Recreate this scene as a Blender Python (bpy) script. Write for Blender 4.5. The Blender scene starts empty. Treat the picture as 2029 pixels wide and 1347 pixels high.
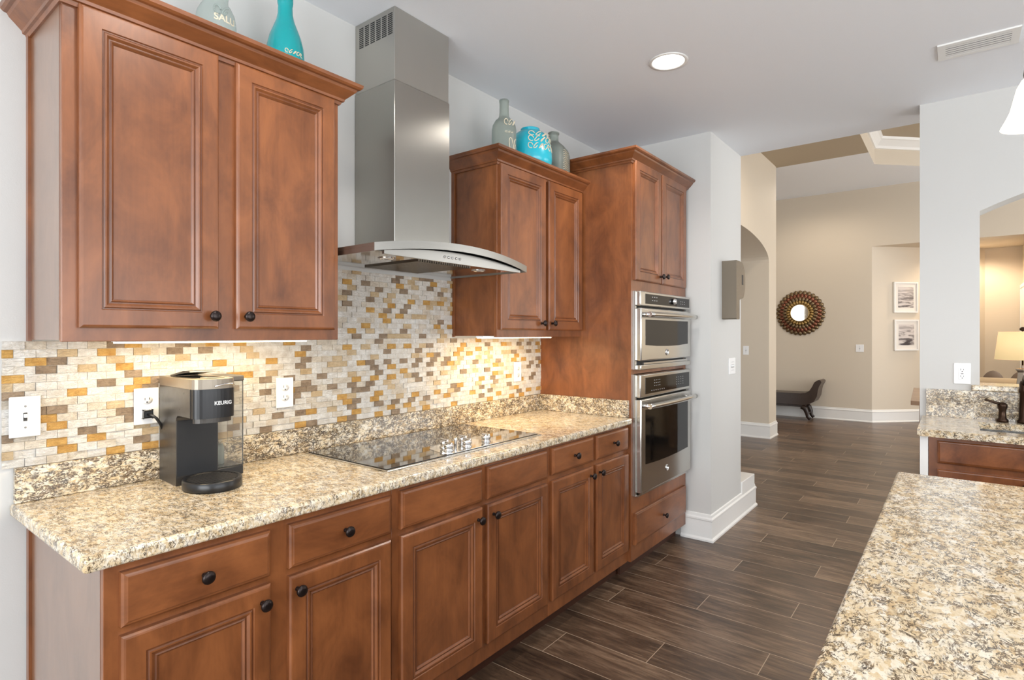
import bpy, bmesh, math, random
from mathutils import Vector, Matrix, noise
random.seed(7)
C = bpy.context.scene.collection
SC = bpy.context.scene
PI = math.pi
R = math.radians

# ------------------------------------------------------------------ camera
cam = bpy.data.objects.new('camera', bpy.data.cameras.new('camera'))
C.objects.link(cam)
cam.location = (-.436, -2.10, 1.39)
cam.rotation_euler = (R(90), 0, R(-52.03))
cam.data.sensor_width = 36
cam.data.lens = 20.0
cam.data.shift_y = -10.5 / 2029
cam.data.clip_start = .02
SC.camera = cam

# ------------------------------------------------------------------ world, lights, exposure
w = bpy.data.worlds.new('daylight')
SC.world = w
w.use_nodes = True
bgn = w.node_tree.nodes['Background']
bgn.inputs['Color'].default_value = (.90, .95, 1, 1)
bgn.inputs['Strength'].default_value = 2.3

def area(name, loc, rot, sx, sy, power, col=(1, 1, 1), spread=180):
    l = bpy.data.lights.new(name, 'AREA')
    l.shape = 'RECTANGLE'; l.size = sx; l.size_y = sy
    l.energy = power; l.color = col; l.spread = R(spread)
    o = bpy.data.objects.new(name, l); C.objects.link(o)
    o.location = loc; o.rotation_euler = rot
    return o

def spot(name, loc, power, col, size=150, blend=.6, rad=.08):
    l = bpy.data.lights.new(name, 'SPOT')
    l.energy = power; l.color = col; l.spot_size = R(size); l.spot_blend = blend; l.shadow_soft_size = rad
    o = bpy.data.objects.new(name, l); C.objects.link(o)
    o.location = loc
    return o

WARM = (1, .86, .68)
CAN = (1, .95, .89)
# added area lamps at the unseen rear and left windows, tilted up for fill
area('daylight_fill', (.6, -5.7, 1.4), (R(125), 0, 0), 5.0, 2.2, 90, (.93, .97, 1))
area('daylight_fill', (-3.75, -2.6, 1.4), (R(120), 0, R(-90)), 3.6, 2.2, 145, (.93, .97, 1))
# kitchen ceiling spots: first is the recessed can, others unseen, added for even light
for cx, cy in ((2.29, -.965), (.35, -.965), (2.29, -3.2), (.35, -3.2)):
    spot('can_and_fill_spot', (cx, cy, 2.735), 34, CAN)
# foyer and living room
for cx, cy in ((5.6, -.9), (9.0, -.4)):
    spot('can_and_fill_spot', (cx, cy, 3.70), 52, (1, .86, .70), 165)  # unseen spots added to brighten the foyer
spot('can_and_fill_spot', (11.0, -2.35, 2.76), 70, (1, .80, .58), 160)
spot('can_and_fill_spot', (7.2, -4.3, 3.70), 55, (1, .88, .72), 165)  # unseen, added to light the living room side
area('daylight_fill', (7.5, -6.4, 1.7), (R(100), 0, 0), 5.0, 2.6, 80, (1, .95, .88))  # added fill lamp on the open side of the foyer
# strips under the wall cabinets
area('under_cabinet_glow', (.42, -.235, 1.362), (R(12), 0, 0), .58, .03, 3.0, (1, .80, .50))
area('under_cabinet_glow', (1.98, -.235, 1.366), (R(8), 0, 0), .62, .03, 3.8, (1, .76, .44))

SC.view_settings.view_transform = 'Standard'
SC.view_settings.look = 'None'
SC.view_settings.gamma = 1
SC.view_settings.use_curve_mapping = False
SC.view_settings.exposure = 0.22

# ------------------------------------------------------------------ materials
def lin(r, g, b):
    f = lambda c: (c / 255 / 12.92) if c / 255 <= .04045 else ((c / 255 + .055) / 1.055) ** 2.4
    return (f(r), f(g), f(b), 1)

class NT:
    def __init__(s, name):
        s.m = bpy.data.materials.new(name); s.m.use_nodes = True
        s.t = s.m.node_tree; s.b = s.t.nodes['Principled BSDF']
    def n(s, kind, **kw):
        n = s.t.nodes.new('ShaderNode' + kind)
        for k, v in kw.items():
            if k.startswith('i_'):
                n.inputs[k[2:].replace('_', ' ')].default_value = v
            elif isinstance(k, str):
                setattr(n, k, v)
        return n
    def l(s, a, b): s.t.links.new(a, b)
    def math(s, op, a, b=None, c=None):
        n = s.t.nodes.new('ShaderNodeMath'); n.operation = op
        for i, v in enumerate((a, b, c)):
            if v is None: continue
            if isinstance(v, (int, float)): n.inputs[i].default_value = v
            else: s.l(v, n.inputs[i])
        return n.outputs[0]
    def ramp(s, fac, stops, interp='LINEAR'):
        n = s.t.nodes.new('ShaderNodeValToRGB'); n.color_ramp.interpolation = interp
        e = n.color_ramp.elements
        while len(e) < len(stops): e.new(.5)
        for x, (p, c) in zip(e, stops): x.position = p; x.color = c
        s.l(fac, n.inputs[0]); return n.outputs[0]
    def mix(s, fac, a, b, mode='MIX'):
        n = s.t.nodes.new('ShaderNodeMix'); n.data_type = 'RGBA'; n.blend_type = mode
        for i, v in ((0, fac), (6, a), (7, b)):
            if isinstance(v, (int, float, tuple)): n.inputs[i].default_value = v
            else: s.l(v, n.inputs[i])
        return n.outputs[2]
    def pos(s, scale=(1, 1, 1), rot=(0, 0, 0), rnd=0):
        g = s.n('NewGeometry').outputs['Position']
        if rnd:
            oi = s.n('ObjectInfo').outputs['Random']
            v = s.n('VectorMath', operation='SCALE'); v.inputs[0].default_value = (rnd, rnd * 1.7, rnd * .6)
            s.l(oi, v.inputs['Scale'])
            a = s.n('VectorMath', operation='ADD'); s.l(g, a.inputs[0]); s.l(v.outputs[0], a.inputs[1]); g = a.outputs[0]
        mp = s.n('Mapping'); mp.inputs['Scale'].default_value = scale; mp.inputs['Rotation'].default_value = rot
        s.l(g, mp.inputs['Vector']); return mp.outputs[0]
    def noise(s, vec, scale, detail=4, rough=.55, dist=0):
        n = s.n('TexNoise'); n.inputs['Scale'].default_value = scale; n.inputs['Detail'].default_value = detail
        n.inputs['Roughness'].default_value = rough; n.inputs['Distortion'].default_value = dist
        s.l(vec, n.inputs['Vector']); return n.outputs[0]
    def bump(s, h, strength=.2, dist=.01):
        n = s.n('Bump'); n.inputs['Strength'].default_value = strength; n.inputs['Distance'].default_value = dist
        s.l(h, n.inputs['Height']); s.l(n.outputs[0], s.b.inputs['Normal'])
    def set(s, **kw):
        for k, v in kw.items(): s.b.inputs[k.replace('_', ' ')].default_value = v
        return s

def plain(name, col, rough=.5, metal=0, **kw):
    t = NT(name); t.set(Base_Color=col, Roughness=rough, Metallic=metal, **kw)
    # a touch of procedural variation in the gloss
    nz = t.noise(t.pos(), 40, 2)
    t.l(t.math('MULTIPLY_ADD', nz, .12, max(rough - .06, 0.0)), t.b.inputs['Roughness'])
    return t.m

def paint(name, col, bump=.12):
    t = NT(name); t.set(Base_Color=col, Roughness=.65)
    t.bump(t.noise(t.pos(), 260, 3), bump, .002)
    return t.m

def wood(name, axis, light, dark, rough=.36, coat=.35, cior=1.5):
    t = NT(name)
    st = {'z': (1, 1, .5), 'x': (.5, 1, 1), 'y': (1, .5, 1)}[axis]
    gr = {'z': (1, 1, .05), 'x': (.05, 1, 1), 'y': (1, .05, 1)}[axis]
    mott = t.noise(t.pos(st, rnd=9), 8, 5, .62, .5)
    grain = t.noise(t.pos(gr, rnd=9), 110, 4, .6, .2)
    f = t.math('ADD', t.math('MULTIPLY', mott, .88), t.math('MULTIPLY', grain, .14))
    col = t.ramp(f, [(.32, dark), (.51, tuple((a + b) / 2 for a, b in zip(dark, light))), (.70, light)])
    t.l(col, t.b.inputs['Base Color'])
    t.set(Roughness=rough, Coat_Weight=coat, Coat_Roughness=.22, Coat_IOR=cior)
    t.bump(grain, .03, .002)
    return t.m

def granite(name, rot=(0, 0, R(35)), stretch=(1, 2.2, 1.8), k=1.0, vein=1.0, white=.55):
    t = NT(name)
    v = t.pos(stretch, rot); vi = t.pos((1, 1, 1), rot)
    # warp the coordinates so that the crystals are irregular
    wn = t.n('TexNoise'); wn.inputs['Scale'].default_value = 38 * k; wn.inputs['Detail'].default_value = 3; t.l(v, wn.inputs['Vector'])
    sc = t.n('VectorMath', operation='SCALE'); t.l(wn.outputs['Color'], sc.inputs[0]); sc.inputs['Scale'].default_value = .034 / k
    ad = t.n('VectorMath', operation='ADD'); t.l(v, ad.inputs[0]); t.l(sc.outputs[0], ad.inputs[1]); q = ad.outputs[0]
    vo = t.n('TexVoronoi'); vo.inputs['Scale'].default_value = 70 * k; t.l(q, vo.inputs['Vector'])
    cs = t.n('SeparateColor'); t.l(vo.outputs['Color'], cs.inputs[0])
    big = t.noise(vi, 7 * k, 4, .6, .6)
    f = t.math('ADD', t.math('ADD', t.math('MULTIPLY', cs.outputs[0], .30), t.math('MULTIPLY', t.noise(q, 60 * k, 3, .6), .34)), t.math('MULTIPLY', big, .42))
    col = t.ramp(f, [(.18, lin(172, 142, 102)), (.34, lin(202, 174, 132)), (.50, lin(218, 199, 166)), (.68, lin(232, 222, 203)), (.86, lin(196, 184, 166))])
    grain = t.noise(v, 190 * k, 3, .7)
    col = t.mix(.35, col, t.ramp(grain, [(.3, (.25, .25, .25, 1)), (.7, (.9, .9, .9, 1))]), 'SOFT_LIGHT')
    blob = t.noise(vi, 19 * k, 3, .5, .5)
    col = t.mix(t.math('MULTIPLY', t.ramp(blob, [(.60, (0, 0, 0, 1)), (.69, (1, 1, 1, 1))]), white), col, lin(240, 235, 226))
    # dark mineral streaks: broken contour lines of a warped noise
    n1 = t.noise(v, 27 * k, 6, .66, 1.1); n2 = t.noise(v, 44 * k, 5, .64, .8)
    def line(n, w_): return t.ramp(t.math('ABSOLUTE', t.math('SUBTRACT', n, .5)), [(0.0, (1, 1, 1, 1)), (w_ * .45, (1, 1, 1, 1)), (w_, (0, 0, 0, 1))])
    m1 = t.ramp(t.noise(v, 30 * k, 3, .6), [(.50 - .06 * vein, (0, 0, 0, 1)), (.60 - .06 * vein, (1, 1, 1, 1))])
    m2 = t.ramp(t.noise(vi, 24 * k, 3, .6), [(.53 - .06 * vein, (0, 0, 0, 1)), (.63 - .06 * vein, (1, 1, 1, 1))])
    ln = t.math('MAXIMUM', t.math('MULTIPLY', line(n1, .024 * vein), m1), t.math('MULTIPLY', line(n2, .030 * vein), m2))
    tone = t.ramp(t.noise(vi, 60 * k, 2), [(.35, lin(44, 36, 33)), (.65, lin(104, 82, 58))])
    col = t.mix(t.math('MULTIPLY', ln, .95), col, tone)
    fleck = t.noise(v, 100 * k, 3, .6, .8)
    th = .325 + .035 * vein
    col = t.mix(t.math('MULTIPLY', t.ramp(fleck, [(th - .03, (1, 1, 1, 1)), (th + .03, (0, 0, 0, 1))]), .85), col, lin(70, 58, 48))
    t.l(col, t.b.inputs['Base Color'])
    t.set(Roughness=.16, Coat_Weight=.25, Coat_Roughness=.06)
    return t.m

def steel(name, axis, rough=.26, col=(.60, .585, .55, 1), amp=.03, aniso=0.0):
    t = NT(name)
    sc = {'x': (.004, 1, 1), 'z': (1, 1, .004), 'y': (1, .004, 1)}[axis]
    g = t.noise(t.pos(sc), 350, 2, .5)
    t.l(t.ramp(g, [(.3, tuple(c * (1 - amp) for c in col[:3]) + (1,)), (.7, tuple(min(1, c * (1 + amp)) for c in col[:3]) + (1,))]), t.b.inputs['Base Color'])
    t.l(t.math('MULTIPLY_ADD', g, .03, rough - .015), t.b.inputs['Roughness'])
    t.set(Metallic=1.0, Anisotropic=aniso)
    return t.m

def tile_mat(name, c1, c2):
    t = NT(name)
    v = t.pos((1, 1, 1))
    nz = t.noise(v, 55, 5, .65, .5)
    cell = t.noise(t.pos((1, 1, 2)), 17, 1)
    t.l(t.ramp(t.math('ADD', t.math('MULTIPLY', nz, .6), t.math('MULTIPLY', cell, .4)), [(.34, c1), (.66, c2)]), t.b.inputs['Base Color'])
    t.set(Roughness=.72)
    t.bump(t.noise(t.pos((.8, 1, 1.5)), 120, 5, .72, .8), .9, .009)
    return t.m

def plank_floor():
    t = NT('floor_planks')
    g = t.n('NewGeometry').outputs['Position']
    sx = t.n('SeparateXYZ'); t.l(g, sx.inputs[0])
    W, L = .1985, 1.19
    fx = t.math('DIVIDE', t.math('ADD', sx.outputs[0], -1.417 + 20 * W), W)
    row = t.math('FLOOR', fx)
    # three-row stagger of the plank ends
    off = t.math('MULTIPLY', t.math('MODULO', row, 3.0), 1 / 3)
    fy = t.math('ADD', t.math('DIVIDE', t.math('ADD', sx.outputs[1], .667 + 40 * L), L), off)
    # row 21 (x 1.61) has its joint at y = -.667
    fy = t.math('ADD', fy, 1.0 - 0.0)
    colm = t.math('FLOOR', fy)
    def edge(f, wd):
        fr = t.math('FRACT', f)
        d = t.math('MINIMUM', fr, t.math('SUBTRACT', 1.0, fr))
        return t.math('LESS_THAN', d, wd)
    grout = t.math('MAXIMUM', edge(fx, .0016 / W), edge(fy, .0016 / L))
    cmb = t.n('CombineXYZ'); t.l(row, cmb.inputs[0]); t.l(colm, cmb.inputs[1])
    wn = t.n('TexWhiteNoise'); t.l(cmb.outputs[0], wn.inputs['Vector'])
    ofs = t.n('VectorMath', operation='SCALE'); t.l(wn.outputs['Color'], ofs.inputs[0]); ofs.inputs['Scale'].default_value = 13
    ad = t.n('VectorMath', operation='ADD'); t.l(g, ad.inputs[0]); t.l(ofs.outputs[0], ad.inputs[1])
    mp = t.n('Mapping'); mp.inputs['Scale'].default_value = (1, .11, 1); t.l(ad.outputs[0], mp.inputs[0])
    mp2 = t.n('Mapping'); mp2.inputs['Scale'].default_value = (1, .35, 1); t.l(ad.outputs[0], mp2.inputs[0])
    gr = t.noise(mp.outputs[0], 42, 5, .68, .7)
    mo = t.noise(mp2.outputs[0], 8, 4, .6, .4)
    f = t.math('ADD', t.math('ADD', t.math('MULTIPLY', gr, .62), t.math('MULTIPLY', mo, .38)), t.math('MULTIPLY', t.math('SUBTRACT', wn.outputs['Value'], .5), .16))
    col = t.ramp(f, [(.34, lin(54, 40, 31)), (.50, lin(94, 73, 57)), (.68, lin(142, 117, 95))])
    col = t.mix(grout, col, lin(176, 156, 134))
    t.l(col, t.b.inputs['Base Color'])
    t.l(t.math('MULTIPLY_ADD', gr, .2, .22), t.b.inputs['Roughness'])
    t.bump(t.math('SUBTRACT', gr, t.math('MULTIPLY', grout, 1.0)), .12, .003)
    return t.m

M = {}
M['wall'] = paint('wall_paint', lin(206, 205, 202))
M['beige'] = paint('beige_wall_paint', lin(214, 202, 184))
M['tan'] = paint('tan_tray_and_shade', lin(180, 165, 142))
M['ceil'] = paint('ceiling_paint', lin(240, 243, 248), .3)
M['trim'] = plain('white_trim', lin(236, 235, 232), .35)
WL, WD = lin(148, 89, 49), lin(95, 52, 26)
M['wood'] = wood('cherry_wood', 'z', WL, WD)
M['woodx'] = wood('cherry_wood_cross', 'x', WL, WD)
M['panel'] = wood('cherry_veneer_panel', 'z', lin(138, 100, 74), lin(112, 78, 54), .3, 1.0, 1.8)
M['glaze'] = wood('cherry_glaze', 'z', lin(124, 72, 40), lin(84, 46, 24))
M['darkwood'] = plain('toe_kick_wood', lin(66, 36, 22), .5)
M['floor'] = plank_floor()
M['granite'] = granite('granite', (0, 0, R(22)), (2.1, 1, 1.3), 1.0, 1.2)
M['granite_v'] = granite('granite_upright', (0, R(32), 0), (1, 1.3, 1.8), .95, 1.9)
M['granite_i'] = granite('granite_island', (0, 0, R(-28)), (1, 1.7, 1), .85, 1.3, .7)
M['steel_v'] = steel('brushed_steel_upright', 'z', .27, (.50, .485, .45, 1), .015, .7)
_u = NT('satin_steel_sleeve'); _u.set(Metallic=1.0, Roughness=.30)
_u.l(_u.ramp(_u.noise(_u.pos((1, 1, .3)), 3, 2), [(.3, (.47, .455, .42, 1)), (.7, (.53, .515, .475, 1))]), _u.b.inputs['Base Color'])
M['steel_up'] = _u.m
M['steel_low'] = steel('brushed_steel_sleeve', 'z', .24, (.42, .405, .37, 1), .012, .7)
M['steel_c'] = steel('brushed_steel_canopy', 'x', .34, (.40, .39, .365, 1), .015)
M['steel_h'] = steel('brushed_steel', 'x', .22)
M['polish'] = steel('polished_steel', 'x', .09, (.66, .65, .63, 1))
M['chrome'] = plain('chrome', (.8, .8, .8, 1), .1, 1)
M['knob'] = plain('dark_bronze', lin(52, 44, 42), .3, .8)
M['bronze'] = plain('oiled_bronze', lin(66, 50, 40), .3, .9)
M['black'] = plain('black_plastic', lin(24, 24, 26), .3)
M['blackmatte'] = plain('black_matte', lin(20, 20, 22), .5)
M['glassblack'] = plain('black_glass', lin(12, 11, 11), .06, 0, Specular_IOR_Level=.32, Coat_Weight=.0, Coat_Roughness=.03)
M['cookglass'] = plain('cooktop_glass', lin(28, 24, 20), .06, 0, Specular_IOR_Level=.6, Coat_Weight=.7, Coat_Roughness=.03, Coat_IOR=1.55)
M['plate'] = plain('switch_white', lin(240, 240, 240), .35)
M['slot'] = plain('socket_slot', lin(60, 58, 56), .6)
M['graphite'] = plain('graphite_plastic', lin(70, 66, 62), .3, .35)
M['disp'] = plain('bronze_grey_metal', lin(116, 106, 92), .4, .3)
M['silver'] = plain('silver_plastic', lin(150, 140, 126), .38, .6)
M['cream'] = plain('cream_relief', lin(226, 214, 188), .5)
M['display'] = plain('panel_marks', lin(150, 150, 148), .4)
def emit(name, col, s):
    t = NT(name); t.set(Base_Color=col, Emission_Color=col, Emission_Strength=s, Roughness=.5); return t.m
M['bulb'] = emit('lamp_diffuser', (1, .95, .86, 1), 4)
M['strip'] = emit('led_strip', (1, .86, .60, 1), 5)
M['shade'] = emit('lit_glass_shade', (1, .93, .82, 1), .9)
M['lampshade'] = emit('lit_linen_shade', lin(232, 204, 152), .6)
def clear(name, col, rough, trans=.85, ior=1.25):
    t = NT(name); t.set(Base_Color=col, Roughness=rough, Transmission_Weight=trans, IOR=ior)
    t.bump(t.noise(t.pos(), 60, 2), .05, .002); return t.m
M['frost'] = clear('frosted_glass', lin(214, 224, 220), .3, .75)
M['frost2'] = clear('smoky_frosted_glass', lin(190, 198, 190), .3, .7)
M['clear'] = clear('clear_plastic', lin(240, 240, 238), .03, .96, 1.12)
M['teal'] = plain('teal_glaze', lin(0, 160, 166), .25, 0, Coat_Weight=.4)
M['turq'] = plain('turquoise_glaze', lin(28, 178, 200), .22, 0, Coat_Weight=.4)
M['leather'] = plain('black_leather', lin(58, 44, 36), .30)
M['ebony'] = plain('dark_carved_wood', lin(42, 28, 22), .35)
M['gold'] = plain('antique_gold_petal', lin(168, 138, 84), .35, .7)
M['copper'] = plain('antique_copper_petal', lin(132, 84, 64), .32, .7)
M['bpetal'] = plain('dark_bronze_petal', lin(128, 108, 80), .30, .7)
M['mirror'] = plain('mirror_glass', (.72, .69, .62, 1), .03, 1)
M['oak'] = wood('table_wood', 'y', lin(168, 130, 92), lin(128, 92, 60))
M['sofa'] = plain('beige_upholstery', lin(216, 190, 152), .9)
M['pillow'] = plain('taupe_cushion', lin(128, 110, 94), .9)
M['mat'] = plain('picture_mat', lin(232, 226, 218), .6)
M['sink'] = plain('sink_steel', (.75, .75, .74, 1), .2, 1)
M['filter'] = plain('grease_filter', lin(120, 112, 102), .35, 1)
TILES = [tile_mat('tile_cream', lin(212, 203, 190), lin(248, 246, 241)), tile_mat('tile_ivory', lin(204, 190, 170), lin(240, 231, 216)),
         tile_mat('tile_gold', lin(186, 136, 66), lin(222, 178, 104)), tile_mat('tile_taupe', lin(128, 108, 88), lin(176, 154, 130)),
         tile_mat('tile_sand', lin(196, 168, 128), lin(222, 200, 164))]
GROUT = plain('tile_grout', lin(205, 196, 182), .9)
def art(name, seed):
    t = NT(name)
    g = t.n('TexCoord').outputs['Object']
    mp = t.n('Mapping'); mp.inputs['Scale'].default_value = (3, 1, 14); mp.inputs['Location'].default_value = (seed, 0, seed * .37); t.l(g, mp.inputs[0])
    nz = t.noise(mp.outputs[0], 1.4, 4, .6, .6)
    sx = t.n('SeparateXYZ'); t.l(g, sx.inputs[0])
    low = t.ramp(t.math('ADD', t.math('MULTIPLY', sx.outputs[2], 2.6), .28), [(.0, (1, 1, 1, 1)), (.75, (.25, .25, .25, 1)), (1, (0, 0, 0, 1))])
    f = t.math('MULTIPLY', t.ramp(nz, [(.46, (0, 0, 0, 1)), (.60, (1, 1, 1, 1))]), low)
    t.l(t.mix(f, lin(212, 204, 200), lin(66, 58, 62)), t.b.inputs['Base Color']); t.set(Roughness=.3)
    return t.m

# ------------------------------------------------------------------ mesh helpers
class MB:
    """collects shapes, then links them as ONE mesh object"""
    def __init__(s): s.bm = bmesh.new()
    def box(s, x0, x1, y0, y1, z0, z1, mi=0, bev=0, seg=2):
        r = bmesh.ops.create_cube(s.bm, size=1)
        vs = r['verts']
        for v in vs:
            v.co = Vector((x0 if v.co.x < 0 else x1, y0 if v.co.y < 0 else y1, z0 if v.co.z < 0 else z1))
        fs = {f for v in vs for f in v.link_faces}
        for f in fs: f.material_index = mi
        if bev:
            es = list({e for v in vs for e in v.link_edges})
            r = bmesh.ops.bevel(s.bm, geom=es, offset=bev, segments=seg, profile=.5, affect='EDGES')
            for f in r['faces']: f.material_index = mi; f.smooth = seg > 1
        return s
    def prism(s, pts, axis, a, b, mi=0, smooth=False):
        """extrude a 2-D outline along an axis; pts are the other two coords in xyz order"""
        def co(p, t):
            return {'x': (t, p[0], p[1]), 'y': (p[0], t, p[1]), 'z': (p[0], p[1], t)}[axis]
        A = [s.bm.verts.new(co(p, a)) for p in pts]; B = [s.bm.verts.new(co(p, b)) for p in pts]
        n = len(pts)
        fs = [s.bm.faces.new(A), s.bm.faces.new(B[::-1])]
        for i in range(n):
            f = s.bm.faces.new((A[i], B[i], B[(i + 1) % n], A[(i + 1) % n])); f.smooth = smooth; fs.append(f)
        for f in fs: f.material_index = mi
        return s
    def quad(s, pts, mi=0):
        f = s.bm.faces.new([s.bm.verts.new(p) for p in pts]); f.material_index = mi; return s
    def lathe(s, prof, loc=(0, 0, 0), axis='z', seg=32, mi=0, smooth=True, sx=1, sy=1):
        """prof = [(radius, height)...]"""
        rings = []
        for r, h in prof:
            ring = []
            for k in range(seg):
                a = 2 * PI * k / seg
                x, y = r * math.cos(a) * sx, r * math.sin(a) * sy
                p = {'z': (x, y, h), 'y': (x, h, -y), 'x': (h, x, y)}[axis]
                ring.append(s.bm.verts.new(Vector(p) + Vector(loc)))
            rings.append(ring)
        for a, b in zip(rings, rings[1:]):
            for k in range(seg):
                f = s.bm.faces.new((a[k], a[(k + 1) % seg], b[(k + 1) % seg], b[k])); f.material_index = mi; f.smooth = smooth
        for ring in (rings[0], rings[-1]):
            try:
                f = s.bm.faces.new(ring); f.material_index = mi
            except Exception: pass
        return s
    def tube(s, path, rad, seg=10, mi=0, close=False):
        path = [Vector(p) for p in path]
        rads = rad if isinstance(rad, (list, tuple)) else [rad] * len(path)
        rings = []; up = Vector((0, 0, 1)); prev = None
        n = len(path)
        for i, p in enumerate(path):
            if close: d = path[(i + 1) % n] - path[i - 1]
            else: d = path[min(i + 1, n - 1)] - path[max(i - 1, 0)]
            d.normalize()
            if prev is None:
                a = up if abs(d.z) < .9 else Vector((1, 0, 0))
            else: a = prev
            u = (a - d * a.dot(d)).normalized(); prev = u; v = d.cross(u)
            rings.append([s.bm.verts.new(p + (u * math.cos(t) + v * math.sin(t)) * rads[i]) for t in (2 * PI * k / seg for k in range(seg))])
        prs = list(zip(rings, rings[1:])) + ([(rings[-1], rings[0])] if close else [])
        for a, b in prs:
            for k in range(seg):
                f = s.bm.faces.new((a[k], a[(k + 1) % seg], b[(k + 1) % seg], b[k])); f.smooth = True; f.material_index = mi
        if not close:
            for r_ in (rings[0][::-1], rings[-1]):
                f = s.bm.faces.new(r_); f.material_index = mi
        return s
    def nest(s, w0, w1, h0, h1, prof, y, mi=0, gl=None):
        """stack of nested rectangles facing -Y: prof = [(inset, out)]; out goes towards -Y from y"""
        loops = []
        for ins, out in prof:
            loops.append([s.bm.verts.new(p) for p in ((w0 + ins, y - out, h0 + ins), (w1 - ins, y - out, h0 + ins), (w1 - ins, y - out, h1 - ins), (w0 + ins, y - out, h1 - ins))])
        for i, (a, b) in enumerate(zip(loops, loops[1:])):
            for k in range(4):
                f = s.bm.faces.new((a[k], a[(k + 1) % 4], b[(k + 1) % 4], b[k])); f.material_index = gl[1] if gl and i in gl[0] else mi
        f = s.bm.faces.new(loops[-1]); f.material_index = mi
        f = s.bm.faces.new(loops[0][::-1]); f.material_index = mi
        return s
    def xform(s, mat):
        bmesh.ops.transform(s.bm, matrix=mat, verts=s.bm.verts); return s

ROOTLOC = {}
def obj(name, mb, mats, parent=None, local=False):
    me = bpy.data.meshes.new(name)
    bmesh.ops.recalc_face_normals(mb.bm, faces=mb.bm.faces)
    mb.bm.to_mesh(me); mb.bm.free()
    for m in (mats if isinstance(mats, (list, tuple)) else [mats]): me.materials.append(m)
    o = bpy.data.objects.new(name, me); C.objects.link(o)
    if parent is not None:
        o.parent = parent
        if not local:
            p = parent; off = Vector()
            while p is not None: off += Vector(p.location); p = p.parent
            me.transform(Matrix.Translation(-off))
    return o
def tag(o, label, cat, group=None, kind=None):
    o['label'] = label; o['category'] = cat
    if group: o['group'] = group
    if kind: o['kind'] = kind
    return o
def thing(name, label, cat, loc=(0, 0, 0), rotz=0, group=None):
    o = bpy.data.objects.new(name, None); C.objects.link(o)
    o.location = loc; o.rotation_euler = (0, 0, rotz); o.empty_display_size = .05
    return tag(o, label, cat, group)
def struct(name, mb, mats):
    o = obj(name, mb, mats); o['kind'] = 'structure'; return o

# ------------------------------------------------------------------ the setting
CZ = 2.757          # kitchen ceiling
FZ = 3.72           # foyer ceiling
XE = 4.08           # where the kitchen ends
struct('floor', MB().box(-4.2, 13, -7, 3, -.08, 0), M['floor'])
struct('wall_back', MB().box(-4.2, 3.4, 0, .12, 0, CZ + .1), M['wall'])
struct('ceiling', MB().box(-4.2, XE, -6, 0.12, CZ, CZ + .1), M['ceil'])
# pier that closes the run of cabinets
struct('wall_pier', MB().box(3.4, XE, -.80, .12, 0, CZ), M['wall'])
# left end and rear wall, with large window openings
wl = MB()
wl.box(-4.1, -3.98, -6, -4.6, 0, CZ).box(-4.1, -3.98, -.7, 0, 0, CZ).box(-4.1, -3.98, -4.6, -.7, 0, .3).box(-4.1, -3.98, -4.6, -.7, 2.5, CZ)
struct('wall_left', wl, M['wall'])
wr = MB()
for a, b in ((-4.1, -2.3), (-.35, -.05), (1.9, 4.3)): wr.box(a, b, -6.1, -5.98, 0, CZ)
wr.box(-2.3, 1.9, -6.1, -5.98, 2.5, CZ).box(-2.3, -.35, -6.1, -5.98, 0, .95).box(-.05, 1.9, -6.1, -5.98, 0, .95)
struct('wall_rear', wr, M['wall'])
# wall on the right with the arched pass-through (x 3.73 .. 3.91)
wx0, wx1 = 3.73, 3.91
y0, y1 = -2.206, -3.794
wa = MB()
wa.box(wx0, wx1, y0, -1.93, 0, CZ).box(wx0, wx1, -6, y1, 0, CZ).box(wx0, wx1, y1, y0, 0, 1.07)
arc = []
for k in range(25):
    y = y0 + (y1 - y0) * k / 24
    arc.append((y, .381 + math.sqrt(max(0, 1.884 ** 2 - (y + 3.0) ** 2))))
wa.prism([(y0, CZ)] + arc + [(y1, CZ)], 'x', wx0, wx1)
struct('wall_right', wa, M['wall'])
# drop from kitchen ceiling to the tall foyer
struct('wall_header', MB().box(XE - .06, XE, -6, -.80, CZ + .1, FZ).box(XE - .06, XE, -.8, 2, CZ + .1, FZ), M['beige'])
# low stub behind the pier
pl = MB().box(XE, 4.42, -.81, .1, 0, .262, bev=.004)
struct('wall_stub', pl, M['trim'])
# hall wall with an arched opening
hw = MB()
hy0, hy1 = -.13, .30
arc = [(4.73, 2.36)] + [(6.2 - 1.47 * math.cos(PI * k / 28), 2.36 + .31 * math.sin(PI * k / 28)) for k in range(29)]
arc = arc[1:]
hw.prism([(4.73, FZ)] + arc + [(7.67, FZ)], 'y', hy0, hy1)
hw.box(7.67, 8.05, hy0, hy1, 0, FZ)
struct('wall_hall', hw, M['beige'])
struct('wall_hall_end', MB().box(XE, 10.4, 2.0, 2.1, 0, FZ), M['beige'])
# far wall carrying the mirror, slanted wall with the pictures, and the recess behind
fw = MB()
fw.box(10.18, 10.32, -1.05, 2.0, 0, FZ)
fw.box(10.18, 10.32, -7, -1.05, 2.79, FZ)
fw.box(10.18, 10.32, -7, -2.93, 0, 2.79)
struct('wall_far', fw, M['beige'])
sw = MB()
sw.prism([(10.18, -1.05), (11.6, -2.47), (11.7, -2.42), (10.32, -1.0)], 'z', 0, 2.8)
struct('wall_slant', sw, M['beige'])
struct('wall_recess', MB().box(11.6, 11.7, -3.0, -2.40, 0, 2.8).box(10.32, 11.6, -3.05, -2.93, 0, 2.8), M['beige'])
struct('ceiling_recess', MB().box(10.32, 11.7, -3.05, -1.0, 2.79, 2.85), M['beige'])
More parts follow.
